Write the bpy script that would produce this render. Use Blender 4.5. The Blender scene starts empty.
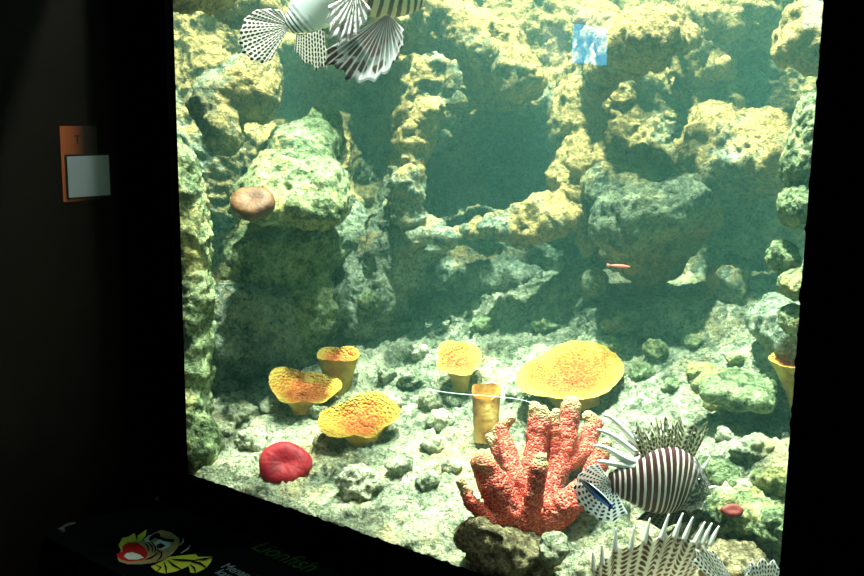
import bpy, bmesh, math, random
import numpy as np
from mathutils import Vector, Matrix
from mathutils.bvhtree import BVHTree
random.seed(7); rng = np.random.RandomState(7)
S = bpy.context.scene; COL = S.collection
# ------------------------------------------------------------------ camera
F = 1000.0
CAM = np.array([0.0, -1.30, 1.55])
yaw, pit, roll = math.radians(37), math.radians(10), math.radians(0.7)
fh = np.array([-math.sin(yaw), math.cos(yaw), 0]); rh = np.array([math.cos(yaw), math.sin(yaw), 0]); zz = np.array([0, 0, 1.0])
fw = fh * math.cos(pit) - zz * math.sin(pit)
u0 = zz * math.cos(pit) + fh * math.sin(pit)
rt = rh * math.cos(roll) + u0 * math.sin(roll)
up = -rh * math.sin(roll) + u0 * math.cos(roll)
def ray(px, py): return fw + rt * ((px - 432) / F) - up * ((py - 288) / F)
def at(px, py, D): return CAM + ray(px, py) * D          # a point D metres in front of the lens
def onplane(px, py, p0, n):
    d = ray(px, py); return CAM + d * (np.dot(np.array(p0) - CAM, n) / np.dot(d, n))
cd = bpy.data.cameras.new('camera'); cam = bpy.data.objects.new('camera', cd); COL.objects.link(cam)
cd.sensor_width = 36; cd.lens = F / 864 * 36; cd.clip_start = 0.02
M4 = Matrix.Identity(4)
for i in range(3):
    M4[i][0] = rt[i]; M4[i][1] = up[i]; M4[i][2] = -fw[i]; M4[i][3] = CAM[i]
cam.matrix_world = M4; S.camera = cam
S.view_settings.view_transform = 'Standard'; S.view_settings.look = 'None'; S.view_settings.gamma = 1
S.view_settings.exposure = 0.12
# ------------------------------------------------------------------ helpers
def tag(o, label=None, cat=None, group=None, kind=None):
    if label: o['label'] = label
    if cat: o['category'] = cat
    if group: o['group'] = group
    if kind: o['kind'] = kind
    return o
def empty(name, loc, label, cat, group=None):
    o = bpy.data.objects.new(name, None); COL.objects.link(o); o.location = Vector(loc); o.empty_display_size = 0.05
    return tag(o, label, cat, group)
def link(name, verts, faces, mats, parent=None, smooth=True, uv=None, mi=None, attr=None):
    me = bpy.data.meshes.new(name)
    me.from_pydata([tuple(map(float, v)) for v in verts], [], [tuple(int(i) for i in f) for f in faces])
    for m in (mats if isinstance(mats, (list, tuple)) else [mats]): me.materials.append(m)
    if mi is not None: me.polygons.foreach_set('material_index', np.array(mi, dtype=np.int32))
    if smooth: me.polygons.foreach_set('use_smooth', np.ones(len(me.polygons), dtype=bool))
    if uv is not None:
        l = me.uv_layers.new(name='UVMap'); li = np.empty(len(me.loops), dtype=np.int32); me.loops.foreach_get('vertex_index', li)
        l.data.foreach_set('uv', np.asarray(uv, dtype=np.float32)[li].ravel())
    if attr is not None:
        a = me.attributes.new('mask', 'FLOAT', 'POINT'); a.data.foreach_set('value', np.asarray(attr, dtype=np.float32))
    me.update()
    o = bpy.data.objects.new(name, me); COL.objects.link(o)
    if parent is not None:
        o.parent = parent; o.matrix_parent_inverse = Matrix.Translation(-Vector(parent.location)); 
    return o
def box(name, lo, hi, mat, parent=None, bevel=0.0):
    bm = bmesh.new(); bmesh.ops.create_cube(bm, size=1)
    lo, hi = np.array(lo, float), np.array(hi, float)
    for v in bm.verts: v.co = Vector((lo + hi) / 2 + np.array(v.co) * (hi - lo))
    if bevel: bmesh.ops.bevel(bm, geom=bm.edges[:], offset=bevel, segments=2, affect='EDGES')
    me = bpy.data.meshes.new(name); bm.to_mesh(me); bm.free(); me.materials.append(mat)
    o = bpy.data.objects.new(name, me); COL.objects.link(o)
    if parent is not None: o.parent = parent; o.matrix_parent_inverse = Matrix.Translation(-Vector(parent.location))
    return o
# ---- noise 
_P = np.random.RandomState(3).permutation(256).astype(np.int32); _P = np.concatenate([_P, _P])
_G = np.random.RandomState(5).normal(size=(256, 3)).astype(np.float32); _G /= np.linalg.norm(_G, axis=1)[:, None]
def perlin(p):
    p = np.asarray(p, dtype=np.float32); i = np.floor(p).astype(np.int32); f = p - i; i &= 255
    w = f * f * f * (f * (f * 6 - 15) + 10); r = 0
    for dx in (0, 1):
        for dy in (0, 1):
            for dz in (0, 1):
                h = _P[_P[_P[(i[:, 0] + dx) & 255] + ((i[:, 1] + dy) & 255)] + ((i[:, 2] + dz) & 255)]
                g = _G[h]
                dot = g[:, 0] * (f[:, 0] - dx) + g[:, 1] * (f[:, 1] - dy) + g[:, 2] * (f[:, 2] - dz)
                r = r + dot * (w[:, 0] if dx else 1 - w[:, 0]) * (w[:, 1] if dy else 1 - w[:, 1]) * (w[:, 2] if dz else 1 - w[:, 2])
    return r
def fbm(p, s, oct=4, kind='n', seed=0.0, gain=.5):
    r = 0; a = 1.0; p = np.asarray(p, dtype=np.float32) * s + seed
    for k in range(oct):
        n = perlin(p)
        if kind == 'r': n = 0.35 - np.abs(n) * 1.4
        elif kind == 'b': n = np.abs(n) * 1.4 - .35
        r = r + a * n; a *= gain; p = p * 2.03 + 17.3
    return r
def smin(a, b, k):
    h = np.clip(.5 + .5 * (b - a) / k, 0, 1); return b * (1 - h) + a * h - k * h * (1 - h)
def smax(a, b, k): return -smin(-a, -b, k)
def nets(f, org, h, axes):
    """closed surface where f<0 becomes f>0 on a regular grid"""
    ins = f < 0; s = f.shape
    cnt = np.zeros((s[0]-1, s[1]-1, s[2]-1), dtype=np.int8)
    cor = [(x, y, z) for x in (0, 1) for y in (0, 1) for z in (0, 1)]
    for x, y, z in cor: cnt += ins[x:s[0]-1+x, y:s[1]-1+y, z:s[2]-1+z]
    cells = np.argwhere((cnt > 0) & (cnt < 8)); idx = -np.ones(cnt.shape, dtype=np.int32); idx[tuple(cells.T)] = np.arange(len(cells))
    acc = np.zeros((len(cells), 3)); n = np.zeros(len(cells))
    for ax in range(3):
        o1, o2 = [k for k in range(3) if k != ax]
        for a in (0, 1):
            for b in (0, 1):
                c0 = np.zeros(3, int); c0[o1] = a; c0[o2] = b; c1 = c0.copy(); c1[ax] = 1
                f0 = f[tuple((cells + c0).T)]; f1 = f[tuple((cells + c1).T)]
                m = (f0 < 0) != (f1 < 0); t = np.where(m, f0 / np.where(m, f0 - f1, 1), 0)
                p = np.tile(c0.astype(float), (len(cells), 1)); p[:, ax] = t
                acc[m] += p[m]; n[m] += 1
    v = (cells + acc / n[:, None]) * h + org
    faces = []
    for ax in range(3):
        o1, o2 = (ax + 1) % 3, (ax + 2) % 3
        sl0 = [slice(1, -1)] * 3; sl1 = [slice(1, -1)] * 3
        sl0[ax] = slice(0, s[ax] - 1); sl1[ax] = slice(1, s[ax])
        a_, b_ = ins[tuple(sl0)], ins[tuple(sl1)]
        e = np.argwhere(a_ != b_); off = np.ones(3, int); off[ax] = 0; sgn = a_[tuple(e.T)]; e = e + off
        d1 = np.zeros(3, int); d1[o1] = 1; d2 = np.zeros(3, int); d2[o2] = 1
        q = np.stack([idx[tuple((e - d1 - d2).T)], idx[tuple((e - d2).T)], idx[tuple(e.T)], idx[tuple((e - d1).T)]], 1)
        q[~sgn] = q[~sgn][:, ::-1]; faces.append(q)
    return v @ axes, np.concatenate(faces)
AX = np.stack([rh, fh, zz])                        # voxel axes: right, away, up
def loc(P): return (np.asarray(P) - CAM) @ AX.T     # world -> (right, away, height above lens)
def wrl(p): return np.asarray(p) @ AX + CAM
def subdivided(v, f, levels):
    me = bpy.data.meshes.new('t'); me.from_pydata([tuple(map(float, x)) for x in v], [], [tuple(int(i) for i in q) for q in f])
    o = bpy.data.objects.new('t', me); COL.objects.link(o)
    if levels:
        m = o.modifiers.new('s', 'SUBSURF'); m.levels = levels; m.render_levels = levels
    dg = bpy.context.evaluated_depsgraph_get(); me2 = bpy.data.meshes.new_from_object(o.evaluated_get(dg))
    n = len(me2.vertices); co = np.empty(n * 3, np.float32); me2.vertices.foreach_get('co', co)
    no = np.empty(n * 3, np.float32); me2.vertex_normals.foreach_get('vector', no)
    q = np.empty(len(me2.loops), np.int32); me2.loops.foreach_get('vertex_index', q)
    bpy.data.objects.remove(o); bpy.data.meshes.remove(me); bpy.data.meshes.remove(me2)
    return co.reshape(-1, 3), no.reshape(-1, 3), q.reshape(-1, 4)
# ------------------------------------------------------------------ materials
class NT:
    def __init__(s, name):
        s.m = bpy.data.materials.new(name); s.m.use_nodes = True; s.t = s.m.node_tree; s.t.nodes.clear(); s.out = s.n('ShaderNodeOutputMaterial')
    def n(s, typ, ins=None, **kw):
        nd = s.t.nodes.new(typ)
        for k, v in kw.items(): setattr(nd, k, v)
        for k, v in (ins or {}).items():
            sk = nd.inputs[k]
            if isinstance(v, bpy.types.NodeSocket): s.t.links.new(v, sk)
            else: sk.default_value = v
        return nd
    def ramp(s, fac, stops):
        r = s.n('ShaderNodeValToRGB', {'Fac': fac}); cr = r.color_ramp
        while len(cr.elements) < len(stops): cr.elements.new(.5)
        for e, (p, c) in zip(cr.elements, stops): e.position = p; e.color = (*c, 1) if len(c) == 3 else c
        return r.outputs[0]
    def noise(s, vec, scale, detail=4, rough=.55, dist=0.0):
        return s.n('ShaderNodeTexNoise', {'Vector': vec, 'Scale': scale, 'Detail': detail, 'Roughness': rough, 'Distortion': dist}).outputs[0]
    def mix(s, f, a, b, mode='MIX'):
        x = s.n('ShaderNodeMix', data_type='RGBA', blend_type=mode)
        for k, v in ((0, f), (6, a), (7, b)):
            if isinstance(v, bpy.types.NodeSocket): s.t.links.new(v, x.inputs[k])
            else: x.inputs[k].default_value = (*v, 1) if isinstance(v, tuple) and len(v) == 3 else v
        return x.outputs[2]
    def math(s, op, a, b=0.0, c=0.0):
        x = s.n('ShaderNodeMath', {0: a, 1: b, 2: c}, operation=op); return x.outputs[0]
    def bsdf(s, color, rough=.7, bump=None, bstr=.5, bdist=.01, spec=.3, alpha=None, **kw):
        ins = {'Base Color': (*color, 1) if isinstance(color, tuple) else color, 'Roughness': rough, 'Specular IOR Level': spec}
        ins.update(kw)
        if bump is not None: ins['Normal'] = s.n('ShaderNodeBump', {'Height': bump, 'Strength': bstr, 'Distance': bdist}).outputs[0]
        if alpha is not None: ins['Alpha'] = alpha
        b = s.n('ShaderNodeBsdfPrincipled', ins); s.t.links.new(b.outputs[0], s.out.inputs[0]); return s.m
def plain(name, c, rough=.6, spec=.3, **kw): return NT(name).bsdf(tuple(c), rough, spec=spec, **kw)
def matte(name, c):
    t = NT(name); d = t.n('ShaderNodeBsdfDiffuse', {0: (*c, 1) if isinstance(c, tuple) else c}); t.t.links.new(d.outputs[0], t.out.inputs[0]); return t.m
def rock_mat(name, pale, mid, dark, ochre, ochre_amt=.5, zgrad=0.0):
    t = NT(name); P = t.n('ShaderNodeNewGeometry').outputs['Position']
    n1 = t.noise(P, 9, 6, .62, .6); n2 = t.noise(P, 38, 6, .65, .5); n3 = t.noise(P, 4.6, 4, .55); n4 = t.noise(P, 110, 4, .6)
    f = t.math('ADD', t.math('MULTIPLY', n1, .40), t.math('ADD', t.math('MULTIPLY', n2, .36), t.math('MULTIPLY', n4, .24)))
    c = t.ramp(f, [(.40, dark), (.47, mid), (.54, pale), (.63, tuple(min(1, x * 1.3) for x in pale))])
    of = t.math('ADD', n3, t.math('MULTIPLY', t.math('SUBTRACT', n2, .5), .5))
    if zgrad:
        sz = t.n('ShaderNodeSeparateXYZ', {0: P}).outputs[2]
        of = t.math('ADD', of, t.math('MULTIPLY', t.math('SUBTRACT', sz, 1.15), zgrad))  # more ochre with height: rock tint, partly painting the warmer light up there
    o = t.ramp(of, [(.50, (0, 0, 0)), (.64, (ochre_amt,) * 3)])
    c = t.mix(o, c, t.ramp(f, [(.38, (ochre[0] * .2, ochre[1] * .2, ochre[2] * .25)), (.50, ochre), (.62, tuple(min(1, x * 1.6) for x in ochre))]))
    sp = t.ramp(t.noise(P, 150, 3, .6), [(.36, (.35, .35, .35)), (.46, (1, 1, 1)), (.58, (1, 1, 1)), (.66, (1.0, 1.0, 1.0))])
    c = t.mix(.85, c, sp, 'MULTIPLY')
    v = t.n('ShaderNodeTexVoronoi', {'Vector': P, 'Scale': 55.0, 'Randomness': 1.0}).outputs[0]
    n5 = t.noise(P, 75, 5, .7, 1.2)
    h = t.math('ADD', t.math('ADD', t.math('MULTIPLY', n2, 1.2), t.math('MULTIPLY', n5, 1.1)), t.math('ADD', t.math('MULTIPLY', n4, .5), t.math('MULTIPLY', v, .5)))
    return t.bsdf(c, .75, h, 1.0, .018, .2)
M = {}
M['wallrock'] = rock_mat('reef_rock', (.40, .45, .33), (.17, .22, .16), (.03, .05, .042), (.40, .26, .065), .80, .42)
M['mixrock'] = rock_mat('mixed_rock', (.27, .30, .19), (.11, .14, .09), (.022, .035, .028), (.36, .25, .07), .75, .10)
M['floorrock'] = rock_mat('bed_rubble', (.62, .63, .46), (.32, .36, .25), (.07, .09, .06), (.52, .42, .19), .6)
M['greenrock'] = rock_mat('algae_rock', (.44, .53, .29), (.18, .25, .12), (.035, .06, .035), (.44, .36, .11), .75)
M['brownrock'] = rock_mat('brown_rock', (.45, .40, .24), (.24, .20, .11), (.06, .05, .03), (.42, .26, .09), .7)
M['black_frame'] = matte('black_frame_paint', (.0025, .003, .0035))
M['wall'] = NT('dark_brown_wall'); _t = M['wall']
M['wall'] = _t.bsdf(_t.ramp(_t.noise(_t.n('ShaderNodeNewGeometry').outputs['Position'], 14, 5), [(.3, (.0028, .0014, .0010)), (.7, (.0060, .0030, .0022))]), .75, spec=.15)
M['floor'] = plain('dark_floor', (.02, .018, .017), .6)
M['sealant'] = matte('black_sealant', (.002, .002, .002))
# ------------------------------------------------------------------ the room
p = onplane(188, 475, (0, 0, 0), np.array([0, 1, 0])); XL, ZB = p[0], p[2]
XR = onplane(806, 288, (0, 0, 0), np.array([0, 1, 0]))[0]
ZT = 2.25; WX = XL - .10
def S_(o): o['kind'] = 'structure'; return o
S_(box('wall_left', (WX - .12, -4.2, 0), (WX, 0.0, 2.7), M['wall']))
S_(box('floor', (WX - .12, -4.2, -.1), (2.6, 0.0, 0), M['floor']))
S_(box('wall_front', (WX, -.02, 0), (XR + 2.8, 0, ZB), M['black_frame']))
S_(box('trim_left', (WX, -.02, ZB), (XL, 0, ZT + .2), M['black_frame']))
S_(box('trim_right', (XR, -.02, ZB), (XR + 2.8, 0, ZT + .2), M['black_frame']))
S_(box('trim_top', (XL, -.02, ZT), (XR, 0, ZT + .2), M['black_frame']))
S_(box('ceiling', (WX - .12, -4.2, 2.7), (2.6, 0.0, 2.8), M['wall']))
S_(box('wall_right', (2.5, -4.2, 0), (2.6, 0.0, 2.7), M['wall']))
S_(box('wall_back', (WX - .12, -4.3, 0), (2.6, -4.2, 2.7), M['wall']))
S_(box('floor_tank', (XL - 1.6, .0, 0), (1.6, 3.0, ZB - .302), M['floor']))
S_(box('wall_header', (WX, -.02, ZT + .2), (XR + 2.8, 0, 2.7), M['black_frame']))
# glass
g = NT('tank_glass'); tr = g.n('ShaderNodeBsdfTransparent', {0: (.96, .985, .97, 1)}); gl = g.n('ShaderNodeBsdfGlossy', {0: (1, 1, 1, 1), 'Roughness': .0})
fr = g.n('ShaderNodeFresnel', {'IOR': 1.4}); ff = g.math('MULTIPLY', fr.outputs[0], g.math('SUBTRACT', 1.0, g.n('ShaderNodeNewGeometry').outputs['Backfacing']))
geo = g.n('ShaderNodeNewGeometry'); ci = g.math('ABSOLUTE', g.n('ShaderNodeVectorMath', {0: geo.outputs['Incoming'], 1: geo.outputs['True Normal']}, operation='DOT_PRODUCT').outputs['Value'])
# added steep-angle mirroring, after water's critical angle, keeps tank lamps off the board
steep = g.math('SUBTRACT', 1.0, g.n('ShaderNodeMapRange', {0: ci, 1: .22, 2: .36, 3: 0.0, 4: 1.0}).outputs[0]); ff = g.math('MAXIMUM', ff, steep)
mx = g.n('ShaderNodeMixShader', {0: ff, 1: tr.outputs[0], 2: gl.outputs[0]}); g.t.links.new(mx.outputs[0], g.out.inputs[0])
S_(box('window_1', (XL - .02, .001, ZB - .02), (XR + .02, .012, ZT + .02), g.m))
# water
w = NT('tank_water')
sc = w.n('ShaderNodeVolumeScatter', {'Color': (.26, .74, .71, 1), 'Density': .10, 'Anisotropy': .3})
ab = w.n('ShaderNodeVolumeAbsorption', {'Color': (.34, .95, .80, 1), 'Density': .26})
ad = w.n('ShaderNodeAddShader', {0: sc.outputs[0], 1: ab.outputs[0]}); w.t.links.new(ad.outputs[0], w.out.inputs['Volume'])
o = box('tank_water', (XL - 1.6, .014, ZB - .3), (1.6, 3.0, 2.45), w.m); tag(o, 'clear blue green water filling the tank behind the glass', 'water', kind='stuff')
# ------------------------------------------------------------------ rockwork
def ell(q, c, r):
    d = (q - c) / r; k = np.sqrt((d * d).sum(-1)); return (k - 1) * min(r)
def mesh_sdf(lo, hi, h, fn, amp, sub=1, disp=(), clip=True):
    lo, hi = np.array(lo), np.array(hi); n = np.ceil((hi - lo) / h).astype(int) + 1
    g_ = np.stack(np.meshgrid(*[np.arange(k) * h for k in n], indexing='ij'), -1).astype(np.float32) + lo.astype(np.float32)
    f = fn(g_)
    band = np.abs(f) < amp * 2.2 + 3 * h; pts = g_[band]
    f[band] -= amp * (fbm(pts, 5.0, 2, 'b') * .8 + fbm(pts, 13.0, 3, 'b', 4.7) * .5)
    if clip:   # rock stops at the glass
        wy = g_ @ AX[:, 1].astype(np.float32) + CAM[1]; f = np.maximum(f, .022 - wy)
    f[0] = f[-1] = np.maximum(f[0], .01); f[:, 0] = np.maximum(f[:, 0], .01); f[:, -1] = np.maximum(f[:, -1], .01)
    f[:, :, 0] = np.maximum(f[:, :, 0], .01); f[:, :, -1] = np.maximum(f[:, :, -1], .01); f[-1] = np.maximum(f[-1], .01)
    v, q = nets(f, lo, h, np.eye(3))
    co, no, q = subdivided(v, q, sub)
    d = 0
    for (s, a, k, oc) in disp: d = d + a * fbm(co, s, oc, k, s * .37, .55)
    co = co + no * np.asarray(d)[:, None] if len(disp) else co
    w_ = wrl(co)
    if clip: w_[:, 1] = np.maximum(w_[:, 1], .018)
    return w_, q
def perlin_grid(g_, s):
    sub = g_[::4, ::4, ::4]; n = perlin(sub.reshape(-1, 3) * s + 31.7).reshape(sub.shape[:3])
    n = np.repeat(np.repeat(np.repeat(n, 4, 0), 4, 1), 4, 2)[:g_.shape[0], :g_.shape[1], :g_.shape[2]]
    return n.astype(np.float32)
def L(px, py, D): return loc(at(px, py, D)).astype(np.float32)
def m_(px, D): return px * D / F
# (px, py, distance, half width px, half height px, half depth m)
ADD = [
 (470, 35, 2.50, 40, 24, .12), (520, 75, 2.48, 34, 26, .12), (455, 100, 2.48, 36, 11, .10), (425, 118, 2.46, 16, 16, .09), (408, 175, 2.52, 14, 40, .1),
 (430, 15, 2.55, 45, 36, .12),
 (580, 75, 2.56, 26, 40, .12), (574, 125, 2.48, 26, 50, .12), (576, 180, 2.40, 30, 44, .12), (555, 212, 2.34, 34, 22, .10), (505, 222, 2.36, 34, 13, .09), (470, 232, 2.45, 18, 10, .08),
 (600, 40, 2.45, 30, 40, .13), (648, 40, 2.14, 48, 26, .14), (605, 60, 2.30, 16, 45, .1), (700, 60, 2.44, 26, 45, .12), (715, 110, 2.36, 30, 45, .14), (722, 145, 2.26, 48, 40, .14), (735, 168, 2.16, 56, 26, .12), (775, 150, 2.08, 40, 34, .14),
 (735, 15, 2.42, 55, 36, .14), (765, 62, 2.12, 34, 12, .09), (805, 60, 2.0, 30, 55, .12), (645, 165, 2.33, 60, 20, .12), (480, 62, 2.52, 46, 26, .12),
 (400, 250, 2.55, 40, 40, .12), (480, 268, 2.60, 80, 20, .14), (590, 270, 2.38, 30, 34, .12), (690, 315, 2.32, 110, 24, .14), (590, 300, 2.46, 50, 24, .12), (420, 262, 2.62, 50, 26, .14), (410, 190, 2.44, 18, 46, .12), (428, 238, 2.46, 34, 22, .12),
 (720, 275, 2.2, 24, 30, .12), (370, 20, 2.45, 60, 26, .14), (240, 5, 2.5, 50, 18, .12), (790, 330, 1.9, 40, 30, .12), (370, 300, 2.60, 50, 40, .14),
 (720, 345, 2.2, 70, 20, .12), (200, -2, 2.2, 40, 14, .15), (230, 330, 2.5, 80, 60, .14),
]
SUB = [
 (508, 165, 2.72, 52, 52, .34), (442, 190, 2.70, 28, 42, .25), (372, 135, 2.80, 32, 85, .30), (290, 95, 2.8, 60, 40, .25),
 (652, 105, 2.40, 40, 40, .24), (765, 88, 2.12, 32, 17, .20), (738, 222, 2.25, 50, 34, .30), (655, 255, 2.35, 55, 46, .24), (522, 256, 2.44, 45, 13, .16),
 (200, 45, 2.55, 34, 38, .34), (445, 72, 2.52, 22, 14, .12), (548, 45, 2.55, 18, 32, .14), (720, 190, 2.3, 14, 18, .12),
]
def wall_fn(g_):
    a, b, z = g_[..., 0], g_[..., 1], g_[..., 2]
    x = a * rh[0] + b * fh[0] + CAM[0]; y = a * rh[1] + b * fh[1] + CAM[1]; zw = z + CAM[2]
    lean = .30 * (zw - 1.2)
    D0 = 2.74 - .20 * np.clip(a / .8, -1, 1.2) + .10 * np.clip((zw - 1.45) / .4, 0, 1) + .10 * perlin_grid(g_, 2.3)
    f = (D0 - b) * .95
    for e in ADD:
        f = smin(f, ell(g_, L(*e[:3]), np.array([m_(e[3], e[2]), e[5], m_(e[4], e[2])], np.float32)), .05)
    for e in SUB:
        f = smax(f, -ell(g_, L(*e[:3]), np.array([m_(e[3], e[2]), e[5], m_(e[4], e[2])], np.float32)), .05)
    f = np.minimum(smin(f, (x - (XL - .95)) , .08), 3.10 - b)
    return np.maximum(f, b - 3.25)
v, q = mesh_sdf((-1.35, 1.25, -.70), (1.15, 3.30, .62), .0125, wall_fn, .030, 1, ((9, .030, 'r', 3), (27, .016, 'n', 3), (60, .009, 'r', 3)))
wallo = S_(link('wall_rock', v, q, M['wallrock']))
wallbvh = BVHTree.FromPolygons([Vector(x) for x in v.tolist()], q.tolist())
def zfloor(x, y):
    back = .34 * y + .22 * np.clip(y - .5, 0, .6) + .45 * np.clip(y - .68, 0, .5)
    return ZB - .012 + smin(back, .36 + 0 * y, .06) + .10 * np.clip((x + .95) / .4, 0, 1) * np.clip(y / .35, 0, 1) - .09 * np.clip((x + .88) / .2, 0, 1) * (1 - np.clip(y / .22, 0, 1))
def floor_fn(g_):
    a, b, z = g_[..., 0], g_[..., 1], g_[..., 2]
    x = a * rh[0] + b * fh[0] + CAM[0]; y = a * rh[1] + b * fh[1] + CAM[1]; zw = z + CAM[2]
    f = (zw - zfloor(x, y)) * .90
    c_ = L(738, 416, 1.84); f = smax(f, -ell(g_, c_, np.array([m_(56, 1.84), .12, m_(17, 1.84)], np.float32)), .02)
    return np.maximum(f, np.maximum(zfloor(x, y) - .14 - zw, b - 3.1))
v, q = mesh_sdf((-1.3, 1.25, -.95), (1.2, 3.0, .0), .0125, floor_fn, .012, 1, ((12, .022, 'n', 2), (30, .014, 'r', 3), (75, .008, 'n', 3)))
flo = S_(link('floor_bed', v, q, M['floorrock']))
flbvh = BVHTree.FromPolygons([Vector(x) for x in v.tolist()], q.tolist())
def hit(px, py):
    best = None
    d = Vector(ray(px, py)).normalized()
    for b in (flbvh, wallbvh):
        h = b.ray_cast(Vector(CAM), d)
        if h[0] is not None and (best is None or h[3] < best[1]): best = (h[0], h[3], h[1])
    return np.array(best[0])
def depth(P): return float(np.dot(P - CAM, fw))
def rock(name, parts, mat, label, amp=.02, h=.012, k=.04, disp=((14, .016, 'r', 2), (34, .010, 'n', 3), (80, .006, 'r', 3)), clip=True, group=None, sub=1):
    C_ = [L(*e[:3]) for e in parts]; R_ = [np.array([m_(e[3], e[2]), e[5], m_(e[4], e[2])], np.float32) for e in parts]
    lo = np.min([c - r for c, r in zip(C_, R_)], 0) - amp * 2 - 3 * h; hi = np.max([c + r for c, r in zip(C_, R_)], 0) + amp * 2 + 3 * h
    def fn(g_):
        f = None
        for c, r in zip(C_, R_):
            e = ell(g_, c, r); f = e if f is None else smin(f, e, k)
        return f
    v, q = mesh_sdf(lo, hi, h, fn, amp, sub, disp, clip)
    return tag(link(name, v, q, mat), label, 'rock', group)
BOULDER = rock('boulder', [(322, 126, 2.55, 20, 20, .10), (305, 150, 2.47, 38, 30, .12), (285, 180, 2.35, 48, 28, .12), (322, 190, 2.35, 28, 34, .12), (262, 206, 2.25, 38, 16, .10), (318, 212, 2.26, 30, 18, .10),
     (292, 250, 2.53, 54, 50, .10), (250, 265, 2.51, 40, 46, .10), (270, 315, 2.55, 62, 46, .10), (308, 320, 2.53, 34, 40, .09)],
     M['greenrock'], 'big pale green boulder with a bright sloping top and shaded front at left', .030, k=.05)
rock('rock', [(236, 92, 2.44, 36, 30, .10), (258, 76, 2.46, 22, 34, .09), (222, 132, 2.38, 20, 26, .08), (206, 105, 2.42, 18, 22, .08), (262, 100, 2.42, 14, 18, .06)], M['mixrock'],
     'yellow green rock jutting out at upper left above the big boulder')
rock('rock_column', [(180, 185, 2.18, 18, 45, .06), (192, 240, 2.20, 20, 50, .06), (196, 320, 2.22, 18, 60, .06), (192, 400, 2.22, 18, 60, .06), (200, 450, 2.2, 20, 40, .06)], M['greenrock'],
     'tall craggy rock column along the left edge of the tank window', .016)
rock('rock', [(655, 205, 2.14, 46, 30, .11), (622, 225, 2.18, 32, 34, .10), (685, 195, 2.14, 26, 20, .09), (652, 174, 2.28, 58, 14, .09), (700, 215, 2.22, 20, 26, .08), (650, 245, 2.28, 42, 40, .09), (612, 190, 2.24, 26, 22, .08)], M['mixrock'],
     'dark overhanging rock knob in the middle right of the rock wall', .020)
for (parts, lab) in [
    ([(812, 125, 1.66, 20, 36, .06), (798, 165, 1.68, 18, 26, .06)], 'pale ragged rock at the top of the stack on the right window edge'),
    ([(800, 207, 1.66, 22, 24, .06)], 'yellow grey rock second in the stack on the right window edge'),
    ([(784, 258, 1.70, 18, 20, .06)], 'dark grey rock jutting left from the stack on the right window edge'),
    ([(798, 285, 1.63, 24, 19, .06)], 'white topped rock in the stack on the right window edge'),
    ([(796, 320, 1.64, 20, 18, .06)], 'lowest small rock of the stack on the right window edge')]:
    rock('rock', parts, M['greenrock'], lab, .010, .007, .03, ((40, .007, 'b', 3), (110, .003, 'n', 2)))
#THINGS
# ------------------------------------------------------------------ corals and loose stones
def unit(v): v = np.asarray(v, float); return v / np.linalg.norm(v)
def cup_mats():
    t = NT('cup_polyps'); P = t.n('ShaderNodeNewGeometry').outputs['Position']; a = t.n('ShaderNodeAttribute', attribute_name='mask').outputs['Fac']
    vo = t.n('ShaderNodeTexVoronoi', {'Vector': P, 'Scale': 170.0}).outputs[0]; ns = t.noise(P, 26, 4, .6)
    k = t.math('ADD', t.math('MULTIPLY', a, 1.1), t.math('MULTIPLY', t.math('SUBTRACT', ns, .5), 1.3))
    c = t.ramp(k, [(.0, (.52, .34, .06)), (.20, (.54, .26, .035)), (.42, (.54, .12, .02)), (.8, (.45, .06, .015))])
    c = t.mix(t.ramp(vo, [(.3, (0, 0, 0)), (.65, (.32, .32, .32))]), c, (.56, .35, .07))
    m1 = t.bsdf(c, .7, t.math('MULTIPLY', vo, -1.0), .8, .006, .2)
    t = NT('cup_outside'); P = t.n('ShaderNodeNewGeometry').outputs['Position']
    c = t.ramp(t.noise(P, 30, 5, .6), [(.35, (.36, .18, .035)), (.5, (.52, .32, .06)), (.66, (.60, .44, .10))])
    return m1, t.bsdf(c, .75, t.noise(P, 90, 3), .5, .004, .2)
CUPI, CUPO = cup_mats()
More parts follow.
